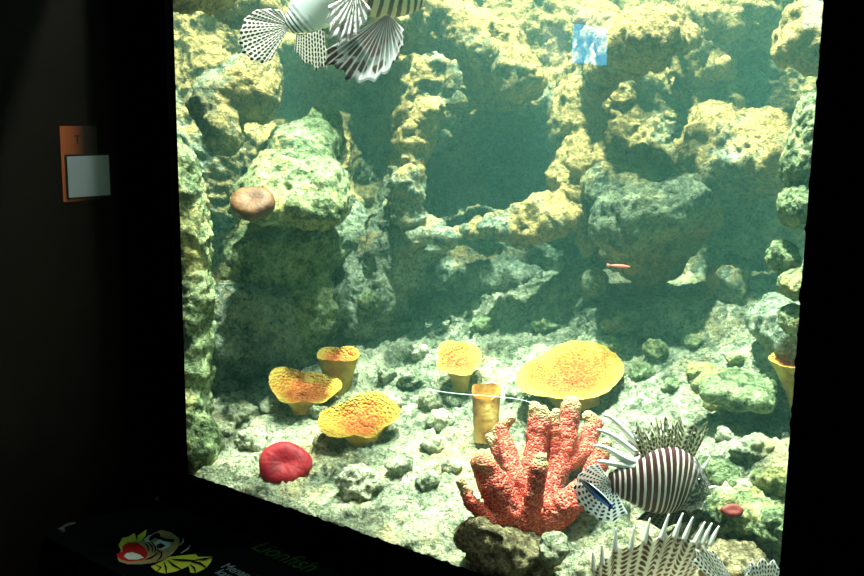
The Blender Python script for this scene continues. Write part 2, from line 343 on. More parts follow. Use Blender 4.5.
def cup(name, base, rim, hw, tilt, label, depth=.5, stem=.35, seed=0, wob=.10, group=None, flare=1.6, inner=CUPI, outer=CUPO, dD=0.0):
    B = hit(*base); D = depth_(B) + dD; Pc = at(rim[0], rim[1], D); Rr = m_(hw, D)
    B = B - zz * .012
    n = unit(zz * math.cos(math.radians(tilt)) - fh * math.sin(math.radians(tilt)) + rh * .12 * math.sin(seed * 2.1)); ax = unit(Pc - B); Ht = np.linalg.norm(Pc - B)
    NS, rr = 56, np.random.RandomState(seed + 40); ph = rr.rand(6) * 6.28
    th = np.arange(NS) / NS * 2 * math.pi
    wv = sum(wob / (k + .6) * np.sin((k + 2) * th + ph[k]) for k in range(5)); wz = sum(.05 / (k + 1) * np.sin((k + 2) * th + ph[k] * 2) for k in range(4))
    def ring(c, nn, r, w, z):
        e1 = unit(rh - nn * np.dot(rh, nn)); e2 = np.cross(nn, e1)
        rad = r * (1 + wv * w)
        return c + np.outer(rad * np.cos(th), e1) + np.outer(rad * np.sin(th), e2) + np.outer(wz * z * Rr, nn)
    rings = []; msk = []; NO = 12
    for i in range(NO + 1):                       # outside from foot to rim
        u = i / NO; r = Rr * (stem + (1 - stem) * u ** flare); nn = unit(ax * (1 - u) + n * u)
        rings.append(ring(B + ax * Ht * u, nn, r, u * u + .15, u * u)); msk.append(0)
    NI = 9
    for i in range(1, NI + 1):                    # lip and hollow
        u = i / NI; r = Rr * (1 - .06 - .92 * u) ; dz = Rr * depth * (1 - (1 - u) ** 2.2)
        c = Pc - n * dz * .9 + (n * Rr * .03 if i == 1 else 0)
        rings.append(ring(c, n, max(r, .0008), 1 - u, (1 - u))); msk.append(u)
    v = np.concatenate(rings); at_ = np.repeat(msk, NS); faces = []; mi = []
    v = v + np.random.RandomState(seed).normal(size=v.shape) * Rr * .008
    for i in range(len(rings) - 1):
        for j in range(NS):
            faces.append((i*NS+j, i*NS+(j+1) % NS, (i+1)*NS+(j+1) % NS, (i+1)*NS+j)); mi.append(1 if i >= NO else 0)
    root = empty(name, B, label, 'coral', group)
    fo = [f for f, m in zip(faces, mi) if m == 0]; fi = [f for f, m in zip(faces, mi) if m == 1]
    k0 = (NO + 1) * NS
    link('cup_wall', v[:k0], fo, outer, root)
    link('polyp_bowl', v[NO*NS:], [tuple(i - NO*NS for i in f) for f in fi], inner, root, attr=at_[NO*NS:])
    return root
def depth_(P): return float(np.dot(P - CAM, fw))
cup('cup_coral', (306, 408), (304, 386), 30, 27, 'yellow cup coral with orange inside, standing left of the other two at lower left', .45, .42, 1, .12)
cup('cup_coral', (338, 392), (339, 354), 19, 14, 'tall narrow yellow cup coral standing behind two wider orange cups', .6, .55, 2, .12, flare=1.1)
cup('cup_coral', (364, 440), (361, 415), 33, 33, 'yellow cup coral tilted forward, nearest to the red disc coral of three', .42, .40, 3, .12)
cup('cup_coral', (461, 388), (459, 358), 26, 23, 'small flaring yellow cup coral on a thin stem in mid tank', .35, .30, 4, .08, flare=2.6)
cup('plate_coral', (578, 402), (570, 371), 53, 17, 'wide yellow and orange plate coral behind the red branching coral', .28, .42, 5, .05, flare=2.2)
cup('cup_coral', (797, 402), (792, 358), 24, 10, 'yellow cup coral cut off by the right window frame', .4, .25, 6, .08, flare=1.5)
t = NT('tube_coral_skin'); P_ = t.n('ShaderNodeNewGeometry').outputs['Position']
tubem = t.bsdf(t.ramp(t.noise(P_, 30, 4), [(.35, (.30, .12, .03)), (.5, (.55, .30, .07)), (.65, (.68, .45, .15))]), .5, t.noise(P_, 70, 3), .5, .004)
cup('tube_coral', (486, 436), (486, 391), 14, 26, 'amber tube shaped coral standing between the small cup and the red coral', 1.6, .86, 7, .06, flare=1.2, inner=tubem, outer=tubem)
# red disc coral
def disc(name, px, py, hw, hh, mat, label, cat, lift, groove, D=None, par=None, tiltn=None):
    B = hit(px, py + hh * .3) if D is None else at(px, py, D); D = depth_(B)
    n = unit(zz * .55 - fh * .8) if tiltn is None else unit(tiltn); e1 = unit(rh - n * np.dot(rh, n)); e2 = np.cross(n, e1)
    c = at(px, py, D) ; R1 = m_(hw, D); R2 = m_(hh, D) / abs(np.dot(e2, up))
    v = []; faces = []; NS = 48; rings = [(1.0, -.35), (1.03, -.12), (1.0, .05), (.9, .17), (.7, .24), (.45, .23), (.2, .19), (.02, .16)]
    pr = np.random.RandomState(int(px)).rand(4) * 6
    for (r, h_) in rings:
        for j in range(NS):
            a = j / NS * 6.28318; w_ = 1 + .03 * math.sin(3 * a + pr[0]) + .02 * math.sin(5 * a + pr[1])
            gr = -groove * (math.exp(-(r / .2) ** 2) + .25 * math.sin(9 * a) * r * (1 - r)) if h_ > 0 else 0
            rib = .012 * math.sin(18 * a) * r
            v.append(c + e1 * R1 * r * w_ * math.cos(a) + e2 * R2 * r * w_ * math.sin(a) + n * R1 * (h_ + gr + rib + lift))
    for i in range(len(rings) - 1):
        for j in range(NS): faces.append((i*NS+j, i*NS+(j+1) % NS, (i+1)*NS+(j+1) % NS, (i+1)*NS+j))
    faces.append(tuple((len(rings)-1)*NS+j for j in range(NS))); faces.append(tuple(NS-1-j for j in range(NS)))
    o = link(name, v, faces, mat, par)
    return tag(o, label, cat) if label else o
def skin(name, stops, sc1=30, bs=.4, rough=.6, vs=0):
    t = NT(name); P = t.n('ShaderNodeNewGeometry').outputs['Position']; n_ = t.noise(P, sc1, 5, .6)
    b = t.noise(P, sc1 * 3, 3) if not vs else t.math('MULTIPLY', t.n('ShaderNodeTexVoronoi', {'Vector': P, 'Scale': float(vs)}).outputs[0], -1.0)
    return t.bsdf(t.ramp(n_, stops), rough, b, bs, .005, .3)
disc('disc_coral', 285, 465, 26, 20, skin('red_disc', [(.3, (.16, .004, .012)), (.5, (.32, .007, .02)), (.72, (.45, .05, .06))], 24), 'round crimson disc coral lying on the bed by the lower left window edge', 'coral', .22, .06)
# branching red coral from tapered capsules
def redcoral():
    base = (532, 538, 1.70)
    br = [  # chain of (px, py, D, radius px)
     [(528, 535, 1.70, 20), (508, 512, 1.68, 20), (494, 484, 1.67, 21), (482, 462, 1.66, 15)],
     [(518, 530, 1.69, 14), (490, 520, 1.66, 10), (470, 502, 1.65, 9), (461, 482, 1.65, 7)],
     [(535, 525, 1.71, 18), (528, 480, 1.73, 15), (536, 445, 1.75, 14), (535, 408, 1.76, 10)],
     [(536, 445, 1.75, 12), (546, 420, 1.75, 8), (545, 408, 1.75, 6)],
     [(540, 520, 1.71, 16), (556, 470, 1.76, 17), (566, 435, 1.78, 16), (571, 406, 1.79, 14)],
     [(556, 460, 1.76, 12), (555, 428, 1.76, 9), (556, 412, 1.76, 7)],
     [(556, 470, 1.76, 14), (585, 450, 1.80, 15), (594, 424, 1.82, 12), (588, 416, 1.82, 9)],
     [(545, 530, 1.69, 18), (566, 505, 1.67, 20), (585, 488, 1.67, 17), (600, 478, 1.68, 10)],
     [(585, 488, 1.70, 13), (598, 462, 1.72, 14), (606, 444, 1.72, 9)],
     [(530, 525, 1.68, 14), (534, 495, 1.66, 13), (539, 468, 1.65, 13), (541, 458, 1.65, 9)],
     [(522, 500, 1.73, 12), (508, 452, 1.78, 13), (500, 430, 1.80, 10), (511, 418, 1.80, 8)],
     [(508, 470, 1.78, 9), (492, 442, 1.80, 8), (488, 436, 1.8, 6)],
    ]
    caps = []
    for ch in br:
        for a, b in zip(ch[:-1], ch[1:]):
            caps.append((L(a[0], a[1], a[2] + .06), L(b[0], b[1], b[2] + .06), m_(a[3], a[2]) * .78, m_(b[3], b[2]) * .84))
    tips = [L(ch[-1][0], ch[-1][1], ch[-1][2] + .06) for ch in br]
    def fn(g_):
        f = None
        for A, B, ra, rb in caps:
            d = B - A; t_ = np.clip(((g_ - A) @ d) / (d @ d), 0, 1)
            e = np.sqrt(((g_ - A - t_[..., None] * d) ** 2).sum(-1)) - (ra + (rb - ra) * t_)
            f = e if f is None else smin(f, e, .004)
        return f
    pts = np.array([c[0] for c in caps] + [c[1] for c in caps])
    v, q = mesh_sdf(pts.min(0) - .06, pts.max(0) + .05, .0065, fn, .003, 1, ((60, .003, 'n', 2), (150, .0022, 'n', 2)))
    lv = loc(v); d = np.min([np.linalg.norm(lv - t_, axis=1) for t_ in tips], 0)
    t = NT('red_coral_skin'); P = t.n('ShaderNodeNewGeometry').outputs['Position']; a = t.n('ShaderNodeAttribute', attribute_name='mask').outputs['Fac']
    ns = t.noise(P, 45, 5, .65); vo = t.n('ShaderNodeTexVoronoi', {'Vector': P, 'Scale': 260.0}).outputs[0]
    c = t.ramp(t.noise(P, 14, 4, .6), [(.32, (.26, .02, .025)), (.5, (.55, .035, .03)), (.68, (.70, .09, .06))])
    c = t.mix(t.ramp(vo, [(.42, (0, 0, 0)), (.75, (.6, .6, .6))]), c, (.70, .36, .25))
    k = t.math('ADD', a, t.math('MULTIPLY', t.math('SUBTRACT', ns, .5), .9))
    c = t.mix(t.ramp(k, [(.42, (0, 0, 0)), (.75, (.85, .85, .85))]), c, (.50, .44, .22))
    m = t.bsdf(c, .75, t.math('MULTIPLY', vo, -1.0), .9, .004, .2)
    o = link('branching_coral', v, q, m, attr=np.clip(1 - d / .045, 0, 1))
    tag(o, 'thick branching red coral with pale tips on a brown rock', 'coral')
redcoral()
D1 = 1.66
rock('rock', [(478, 543, 1.68, 32, 20, .05), (510, 555, 1.71, 40, 20, .06), (540, 556, 1.75, 26, 16, .05)], M['brownrock'], 'brown crusted rock under the red branching coral', .010, .008, .03)
rock('rock', [(551, 548, 1.66, 13, 16, .02)], M['floorrock'], 'pale grey stone at the foot of the red branching coral', .006, .006, .02)
def hit_on(o, px, py):
    me = o.data; bv = BVHTree.FromPolygons([v.co.copy() for v in me.vertices], [tuple(p.vertices) for p in me.polygons])
    h = bv.ray_cast(Vector(CAM), Vector(ray(px, py)).normalized()); return np.array(h[0]) if h[0] is not None else None
def bedrock(px, py, hw, hh, label, mat='floorrock', group=None, dd=None, amp=.008, lift=.25):
    B = hit(px, py + hh * .8); D = depth_(B)
    P = at(px, py, D + m_(hw, D) * .3)
    return rock('rock', [(px, py, D + m_(hw, D) * .3, hw, hh, m_(hw, D) * .8), (px + hw * .4, py + hh * .3, D + m_(hw, D) * .2, hw * .6, hh * .7, m_(hw, D) * .6)], M[mat], label, amp, max(.006, m_(min(hw, hh), D) / 5), .02, ((26, .014, 'r', 2), (60, .008, 'n', 3), (120, .003, 'n', 2)), True, group)
bedrock(358, 484, 21, 19, 'round grey brown stone on the sandy bed right of the red disc coral')
bedrock(752, 449, 20, 13, 'pale flat topped stone lying alone in the dark hollow at lower right')
bedrock(724, 434, 9, 7, 'small pale stone just left of the flat topped stone at lower right')
SLAB = bedrock(745, 512, 40, 20, 'flat yellow grey stone with a dark red patch beside the lionfish', 'greenrock', amp=.010)
bedrock(735, 565, 36, 22, 'smooth tan slab stone at the bottom in front of the red patched stone', 'brownrock', amp=.004)
bedrock(715, 472, 24, 13, 'low yellow green stone behind the lionfish head', 'greenrock')
bedrock(778, 530, 20, 24, 'yellowish craggy stone at the lower right window corner', 'greenrock')
bedrock(772, 480, 20, 12, 'greenish low stone against the right window frame above the lower corner', 'greenrock')
disc('bracket_sponge', 252, 201, 22, 15, skin('brown_sponge', [(.3, (.045, .015, .006)), (.5, (.105, .040, .014)), (.7, (.17, .075, .025))], 40), 'brown scalloped bracket sponge on the lip of the big boulder', 'sponge', .0, .0, D=depth_(hit_on(BOULDER, 256, 207)) + .005, tiltn=zz * .75 - fh * .65)
_h = hit_on(SLAB, 733, 508)
if _h is not None: disc('red_patch', 733, 510, 11, 6, skin('dark_red_patch', [(.3, (.12, .015, .02)), (.6, (.22, .04, .035))], 40), None, None, -.16, .0, D=depth_(_h) - .007, par=SLAB)['label'] = 'dark red patch'
rock('rock', [(720, 385, 1.86, 32, 10, .09), (750, 394, 1.84, 22, 10, .08)], M['greenrock'], 'flat rock ledge shading the dark hollow at lower right above the lionfish', .014)
LB = 'pale knobbly rubble stone among others on the tank bed near the cup corals'
for (px, py, hw, hh) in [(292, 358, 11, 10), (242, 412, 13, 11), (268, 404, 10, 9), (205, 380, 10, 14), (410, 380, 13, 10), (428, 398, 11, 9), (415, 352, 9, 7), (440, 420, 12, 9), (395, 400, 9, 7), (250, 440, 14, 10),
      (225, 430, 10, 8), (320, 440, 8, 6), (430, 445, 10, 8), (400, 465, 11, 8), (450, 465, 8, 6), (385, 375, 8, 6), (515, 395, 9, 6), (455, 400, 9, 6), (318, 410, 8, 6), (425, 480, 9, 7)]:
    bedrock(px, py, hw, hh, LB, 'floorrock', 'rubble stones near the cup corals', amp=.006)
LB2 = 'greenish grey rubble stone half buried in the slope under the rock wall'
for (px, py, hw, hh) in [(640, 372, 12, 8), (668, 385, 10, 7), (700, 372, 13, 9), (735, 360, 11, 8), (655, 350, 12, 8), (690, 340, 11, 7), (610, 345, 11, 7), (545, 325, 12, 8), (480, 325, 11, 7), (440, 310, 12, 8), (400, 325, 11, 8), (370, 300, 12, 10), (745, 390, 12, 8), (715, 402, 12, 7)]:
    bedrock(px, py, hw, hh, LB2, 'greenrock', 'rubble stones under the rock wall', amp=.006)
# ------------------------------------------------------------------ lionfish
def fin_shader(t, c, al):
    t.bsdf(c, .5, spec=.3); b = t.out.inputs[0].links[0].from_socket
    tl_ = t.n('ShaderNodeBsdfTranslucent', {0: c}); m1 = t.n('ShaderNodeMixShader', {0: .45, 1: b, 2: tl_.outputs[0]})
    m2 = t.n('ShaderNodeMixShader', {0: al, 1: t.n('ShaderNodeBsdfTransparent').outputs[0], 2: m1.outputs[0]})
    t.t.links.new(m2.outputs[0], t.out.inputs[0]); return t.m
def fin_mat(name, N, Mv, size, pale, dark, alpha, stag=True, seg=1.0, lace=False):
    t = NT(name); uv = t.n('ShaderNodeSeparateXYZ', {0: t.n('ShaderNodeTexCoord').outputs['UV']})
    u = t.math('MULTIPLY', uv.outputs[0], float(N)); v = t.math('MULTIPLY', uv.outputs[1], float(Mv))
    if stag: v = t.math('ADD', v, t.math('MULTIPLY', t.math('MODULO', t.math('FLOOR', u), 2.0), .5))
    nn = t.noise(t.n('ShaderNodeTexCoord').outputs['UV'], 9, 3)
    v = t.math('ADD', v, t.math('MULTIPLY', nn, .7))
    du = t.math('ABSOLUTE', t.math('SUBTRACT', t.math('FRACT', u), .5)); dv = t.math('ABSOLUTE', t.math('SUBTRACT', t.math('FRACT', v), .5))
    d = t.math('ADD', t.math('POWER', t.math('MULTIPLY', du, 1.0), 2.0), t.math('POWER', t.math('MULTIPLY', dv, seg), 2.0))
    k = t.ramp(t.math('SQRT', d), [(size, (1, 1, 1)), (size + .10, (0, 0, 0))])
    c = t.mix(k, pale, dark)
    al = t.math('ADD', t.math('MULTIPLY', k, 1 - alpha), alpha)
    if lace:
        ln_ = t.noise(t.n('ShaderNodeVectorMath', {0: t.n('ShaderNodeTexCoord').outputs['UV'], 1: (26, 5, 1)}, operation='MULTIPLY').outputs[0], 1.0, 3)
        hole = t.ramp(t.math('ADD', ln_, t.math('MULTIPLY', uv.outputs[1], -.30)), [(.20, (0, 0, 0)), (.28, (1, 1, 1))])
        al = t.math('MULTIPLY', al, hole)
    return fin_shader(t, c, al)
def fan(name, bases, tips, mat, parent, sag=(0, 0, 0), nsub=3, nv=14, ragged=.10, thick=.0012, label=None):
    bs = [at(*b) for b in bases]; tp = [at(*b) for b in tips]; n = len(tp)
    if len(bs) == 1: bs = bs * n
    bs = np.array(bs); tp = np.array(tp); K = (n - 1) * nsub + 1; jit = np.random.RandomState(n + int(abs(tp[0][0]) * 1e4) % 999).rand(K); v = []; uv = []
    for i in range(K):
        x = i / nsub; j = min(int(x), n - 2); fr_ = x - j; sm = fr_
        b = bs[j] * (1 - sm) + bs[j+1] * sm; tt = tp[j] * (1 - sm) + tp[j+1] * sm
        ln = (1 - ragged * (1 - abs(2 * fr_ - 1))) * (1 - ragged * .6 * jit[i])
        for k in range(nv + 1):
            s_ = k / nv * ln; p = b + (tt - b) * s_ + np.array(sag) * math.sin(s_ * 3.14159) + fw * .0005 * math.cos(2 * math.pi * x)
            v.append(p); uv.append((i / (K - 1), k / nv))
    f = [(i*(nv+1)+k, (i+1)*(nv+1)+k, (i+1)*(nv+1)+k+1, i*(nv+1)+k+1) for i in range(K-1) for k in range(nv)]
    o = link(name, v, f, mat, parent, uv=uv); md = o.modifiers.new('thickness', 'SOLIDIFY'); md.thickness = thick; md.offset = 0
    if label: o['label'] = label
    return o
def spine(name, pts, r0, r1, mat, parent, ns=8):
    P = np.array([at(*p) for p in pts]); t_ = np.linspace(0, 1, 14); n = len(P)
    # smooth chain through the points
    xs = np.linspace(0, 1, n); co = np.stack([np.polyval(np.polyfit(xs, P[:, k], min(n - 1, 3)), t_) for k in range(3)], 1)
    v = []; e0 = None
    for i, c in enumerate(co):
        d = unit(co[min(i+1, 13)] - co[max(i-1, 0)]); a = unit(np.cross(d, fw)); b = np.cross(d, a); r = r0 + (r1 - r0) * t_[i] ** 1.3
        for j in range(ns): v.append(c + r * (a * math.cos(j / ns * 6.28318) + b * math.sin(j / ns * 6.28318)))
    f = [(i*ns+j, i*ns+(j+1) % ns, (i+1)*ns+(j+1) % ns, (i+1)*ns+j) for i in range(13) for j in range(ns)]
    f += [tuple(range(ns - 1, -1, -1)), tuple(13*ns+j for j in range(ns))]
    return link(name, v, f, mat, parent)
def body(name, secs, mat, parent, ns=24):
    """secs: (px, py, D, half height px, half thickness px) from tail to snout"""
    K = 40; secs = np.array(secs, float); xs = np.linspace(0, 1, len(secs)); ts = np.linspace(0, 1, K)
    # monotone smooth interpolation
    def ip(col):
        y = secs[:, col]; m = np.gradient(y, xs); out = []
        for t_ in ts:
            j = min(np.searchsorted(xs, t_, 'right') - 1, len(xs) - 2); h = xs[j+1] - xs[j]; s_ = (t_ - xs[j]) / h
            out.append((2*s_**3-3*s_**2+1)*y[j] + (s_**3-2*s_**2+s_)*h*m[j] + (-2*s_**3+3*s_**2)*y[j+1] + (s_**3-s_**2)*h*m[j+1])
        return np.array(out)
    px, py, D, hh, ht = [ip(c) for c in range(5)]
    C_ = np.array([at(px[i], py[i], D[i]) for i in range(K)]); v = []; uv = []
    for i in range(K):
        d = unit(C_[min(i+1, K-1)] - C_[max(i-1, 0)]); sd = unit(np.cross(d, up)); sd = sd if True else sd
        if abs(np.dot(d, up)) > .85: sd = unit(np.cross(d, -rt))
        u_ = np.cross(sd, d); H = m_(max(hh[i], .4), D[i]); T = m_(max(ht[i], .4), D[i])
        for j in range(ns):
            a = j / ns * 6.28318; c, s_ = math.cos(a), math.sin(a)
            v.append(C_[i] + u_ * H * c + sd * T * (abs(s_) ** .8) * (1 if s_ > 0 else -1)); uv.append((i / (K - 1), abs(j / ns * 2 - 1)))
    f = [(i*ns+j, i*ns+(j+1) % ns, (i+1)*ns+(j+1) % ns, (i+1)*ns+j) for i in range(K-1) for j in range(ns)]
    f += [tuple(range(ns - 1, -1, -1)), tuple((K-1)*ns+j for j in range(ns))]
    return link(name, v, f, mat, parent, uv=uv)
def stripe_mat(name, k, pale, dark, duty=.5, noise=.35, belly=None, head=False):
    t = NT(name); tc = t.n('ShaderNodeTexCoord').outputs['UV']; uv = t.n('ShaderNodeSeparateXYZ', {0: tc})
    n_ = t.noise(tc, 3.2, 3); u = t.math('ADD', t.math('MULTIPLY', uv.outputs[0], float(k)), t.math('MULTIPLY', t.math('SUBTRACT', n_, .5), noise * 3))
    u = t.math('ADD', u, t.math('MULTIPLY', t.math('SINE', t.math('MULTIPLY', uv.outputs[1], 3.0)), .35))
    w1 = t.math('SINE', t.math('MULTIPLY', u, 6.28318)); w2 = t.math('MULTIPLY', t.math('SINE', t.math('MULTIPLY', u, 2.0944)), .22)
    f = t.math('ADD', t.math('ADD', w1, w2), duty)
    kk = t.ramp(t.math('ADD', t.math('MULTIPLY', f, .5), .25), [(.40, (0, 0, 0)), (.52, (1, 1, 1))])
    dk = t.mix(t.noise(tc, 6, 2), dark, tuple(min(1, x * 2.2) for x in dark))
    c = t.mix(kk, pale, dk)
    if belly: c = t.mix(t.ramp(t.math('ADD', uv.outputs[0], t.math('MULTIPLY', t.noise(tc, 4, 2), .3)), belly), c, (.80, .88, .95))
    if head: c = t.mix(t.ramp(t.math('ADD', uv.outputs[0], t.math('MULTIPLY', t.math('SUBTRACT', t.noise(tc, 7, 3), .5), .22)), [(.56, (0, 0, 0)), (.64, (.92, .92, .92))]), c, t.mix(t.ramp(t.noise(tc, 22, 3), [(.5, (0, 0, 0)), (.6, (1, 1, 1))]), (.022, .012, .035), (.40, .38, .42)))
    return t.bsdf(c, .35, t.noise(t.n('ShaderNodeNewGeometry').outputs['Position'], 300, 2), .15, .002, .4)
white = plain('spine_white', (.72, .72, .70), .4)
dkfin = fin_mat('mottled_fin', 22, 6, .34, (.40, .38, .24), (.06, .045, .03), .70, lace=True)
net = fin_mat('net_fin', 13, 11, .27, (.86, .88, .86), (.03, .025, .03), .70)
netb = fin_mat('blue_net_fin', 15, 10, .27, (.80, .88, .95), (.03, .03, .05), .60)
eye_m = plain('fish_eye', (.01, .01, .012), .1, .6)
def eyeball(px, py, D, r, par):
    bm = bmesh.new(); bmesh.ops.create_uvsphere(bm, u_segments=12, v_segments=8, radius=r); me = bpy.data.meshes.new('eye'); bm.to_mesh(me); bm.free(); me.materials.append(eye_m)
    o = bpy.data.objects.new('eye', me); COL.objects.link(o); o.location = Vector(at(px, py, D)) - Vector(par.location); o.parent = par; return o
# --- banded fish at the red coral
R1 = empty('lionfish', at(655, 482, 1.66), 'lionfish with fine dark and white body bands swimming right of the red coral', 'fish')
body('body', [(610, 484, 1.585, 11, 4), (626, 482, 1.60, 19, 8), (646, 480, 1.615, 31, 13), (664, 479, 1.63, 35, 16), (680, 482, 1.642, 31, 15), (693, 488, 1.652, 22, 12), (702, 492, 1.658, 13, 9), (708, 495, 1.662, 5, 5)],
     stripe_mat('dark_bands', 23, (.74, .64, .64), (.040, .012, .014), .92, .09, None, True), R1)
fan('tail_fin', [(612, 484, 1.585)], [(598, 463, 1.565), (588, 466, 1.56), (578, 475, 1.555), (573, 488, 1.555), (577, 502, 1.555), (586, 513, 1.56), (598, 520, 1.565), (612, 523, 1.57), (628, 514, 1.58)], netb, R1, nsub=4, ragged=.03)
for pts in ([(640, 446, 1.62), (626, 432, 1.61), (614, 420, 1.605), (603, 415, 1.60)], [(636, 453, 1.61), (622, 442, 1.60), (610, 434, 1.595), (597, 430, 1.59)],
            [(636, 462, 1.605), (622, 457, 1.595), (608, 449, 1.59), (594, 446, 1.585)], [(634, 467, 1.60), (622, 465, 1.595), (610, 463, 1.585), (597, 461, 1.58)]):
    spine('dorsal_spine', pts, .0055 if pts[0][1] < 460 else .0075, .0022, white, R1)
fan('soft_dorsal_fin', [(641, 458, 1.615), (650, 451, 1.63)], [(627, 440, 1.615), (636, 426, 1.625)], net, R1, nsub=6)
_r = np.random.RandomState(4); _n = 17
fan('pectoral_fin', [(642 + 52 * k / (_n - 1), 458 - 7 * math.sin(3.1 * k / (_n - 1)), 1.60 + .04 * k / (_n - 1)) for k in range(_n)], [(628 + 84 * k / (_n - 1) + 3 * _r.randn(), 421 - 8 * math.sin(3.1 * k / (_n - 1)) + 4.5 * _r.randn(), 1.60 + .06 * k / (_n - 1) + .006 * _r.randn()) for k in range(_n)], dkfin, R1, ragged=.22, nsub=4, label='mottled brown fin with a ragged edge')
fan('pelvic_fin', [(650, 508, 1.63), (672, 510, 1.65), (688, 505, 1.67)], [(636, 520, 1.62), (660, 530, 1.64), (694, 522, 1.66)], fin_mat('dark_fin', 9, 6, .34, (.16, .15, .11), (.02, .018, .016), .9), R1, ragged=.15)
fan('pectoral_fin', [(694, 500, 1.64)], [(680, 511, 1.63), (688, 515, 1.63), (704, 510, 1.635), (716, 502, 1.64)], fin_mat('pale_fin', 5, 4, .20, (.80, .78, .72), (.25, .12, .09), .8), R1, ragged=.2, label='pale lower fin')
eyeball(699, 481, 1.634, .006, R1)
for pts in ([(700, 470, 1.655), (706, 464, 1.655), (710, 456, 1.655)], [(706, 490, 1.65), (713, 487, 1.648), (720, 488, 1.648)]): spine('head_tentacle', pts, .003, .001, white, R1)
# --- foreground fish cut by the lower edge
R2 = empty('lionfish', at(690, 625, 1.50), 'lionfish at the bottom edge, only its checkered brown fins in view', 'fish')
body('body', [(735, 602, 1.52, 8, 5), (715, 606, 1.52, 15, 9), (680, 612, 1.52, 21, 14), (640, 616, 1.53, 21, 15), (610, 618, 1.54, 14, 12), (592, 620, 1.55, 6, 6)], stripe_mat('brown_bands', 12, (.84, .76, .68), (.18, .05, .03), .2, .12), R2)
tips = [(593, 552, 1.52), (602, 545, 1.52), (616, 528, 1.515), (634, 527, 1.51), (650, 518, 1.505), (669, 514, 1.50), (683, 513, 1.50), (693, 517, 1.50), (705, 522, 1.50), (712, 523, 1.50), (719, 526, 1.50)]
bas = [(596, 622, 1.52), (604, 620, 1.52), (612, 618, 1.52), (620, 616, 1.515), (628, 614, 1.51), (638, 612, 1.51), (648, 610, 1.51), (656, 608, 1.51), (664, 606, 1.51), (672, 604, 1.51), (680, 602, 1.51)]
tips = [(x, y, d + .04) for x, y, d in tips]; bas = [(x, y, d + .04) for x, y, d in bas]
inn = [tuple(np.array(b) + (np.array(t_) - np.array(b)) * .86) for b, t_ in zip(bas, tips)]
fan('pectoral_fin', bas, inn, fin_mat('checker_fin', 13, 15, .30, (.90, .88, .78), (.20, .13, .07), .70, True, 1.0), R2, nsub=4, nv=18, ragged=.10, label='pale fin checkered with brown squares')
for b, t_ in zip(bas, tips):
    spine('fin_ray', [tuple(np.array(b) + (np.array(t_) - np.array(b)) * k) for k in (.74, .88, 1)], .0046, .0012, white, R2)
fan('tail_fin', [(737, 602, 1.52)], [(690, 560, 1.505), (694, 548, 1.50), (702, 544, 1.50), (712, 548, 1.50), (720, 558, 1.50), (728, 570, 1.50)], net, R2, nsub=4)
fan('soft_dorsal_fin', [(752, 600, 1.48), (770, 610, 1.47)], [(742, 568, 1.47), (752, 557, 1.46), (766, 554, 1.455), (778, 560, 1.45), (786, 570, 1.45)][:2] + [(786, 566, 1.45)][:0], net, R2, nsub=5)
fan('anal_fin', [(765, 612, 1.46)], [(743, 574, 1.465), (750, 560, 1.46), (762, 555, 1.455), (774, 558, 1.45), (785, 568, 1.445)], net, R2, nsub=4)
# --- pale fish at the top left
R3 = empty('lionfish', at(320, -10, 1.99), 'pale lionfish at upper left showing its spotted tail fan', 'fish')
body('body', [(288, 27, 1.985, 8, 4), (300, 18, 1.985, 17, 8), (316, 4, 1.99, 27, 14), (340, -25, 1.99, 36, 20), (368, -60, 2.0, 36, 22), (390, -90, 2.02, 24, 18), (402, -106, 2.04, 8, 8)],
     stripe_mat('blue_white_bands', 22, (.88, .92, .95), (.035, .03, .035), .3, .10, [(.24, (0, 0, 0)), (.36, (1, 1, 1)), (.70, (1, 1, 1)), (.85, (0, 0, 0))]), R3)
fan('tail_fin', [(290, 26, 1.98)], [(281, 10, 1.975), (268, 8, 1.975), (254, 10, 1.97), (244, 18, 1.97), (239, 30, 1.965), (238, 42, 1.965), (241, 53, 1.965), (250, 61, 1.965), (262, 64, 1.97), (271, 61, 1.97)], fin_mat('spotted_tail', 20, 11, .30, (.86, .86, .84), (.03, .015, .015), .72, True, .8), R3, nsub=4, ragged=.03)
fan('anal_fin', [(296, 34, 1.98), (304, 34, 1.98), (314, 32, 1.98), (324, 28, 1.98)], [(294, 52, 1.975), (304, 64, 1.975), (316, 72, 1.975), (327, 70, 1.975)], fin_mat('spotted_anal', 11, 8, .30, (.84, .82, .78), (.03, .015, .015), .72, True, .8), R3, nsub=4)
eyeball(388, -92, 1.985, .007, R3)
# --- dark blotched fish at the top
R4 = empty('lionfish', at(370, -15, 1.86), 'dark blotched lionfish at the top with its big patterned fin hanging down', 'fish')
body('body', [(300, -46, 1.86, 9, 5), (322, -38, 1.86, 20, 10), (350, -24, 1.86, 30, 16), (380, -12, 1.87, 30, 18), (400, -4, 1.88, 22, 15), (416, 0, 1.89, 12, 10), (424, 2, 1.90, 5, 5)],
     stripe_mat('brown_cream_bands', 15, (.66, .54, .34), (.06, .03, .02), .25, .14), R4)
t = NT('blotched_fin'); tc = t.n('ShaderNodeTexCoord').outputs['UV']; sx = t.n('ShaderNodeSeparateXYZ', {0: tc})
cv = t.n('ShaderNodeCombineXYZ', {0: t.math('MULTIPLY', sx.outputs[0], 6.0), 1: t.math('MULTIPLY', sx.outputs[1], 5.5)}).outputs[0]
bl = t.ramp(t.n('ShaderNodeTexVoronoi', {'Vector': cv, 'Scale': 1.0, 'Randomness': .7}).outputs[0], [(.48, (1, 1, 1)), (.56, (0, 0, 0))])
st = t.ramp(t.math('ABSOLUTE', t.math('SUBTRACT', t.math('FRACT', t.math('MULTIPLY', sx.outputs[0], 16.0)), .5)), [(.30, (0, 0, 0)), (.42, (1, 1, 1))])
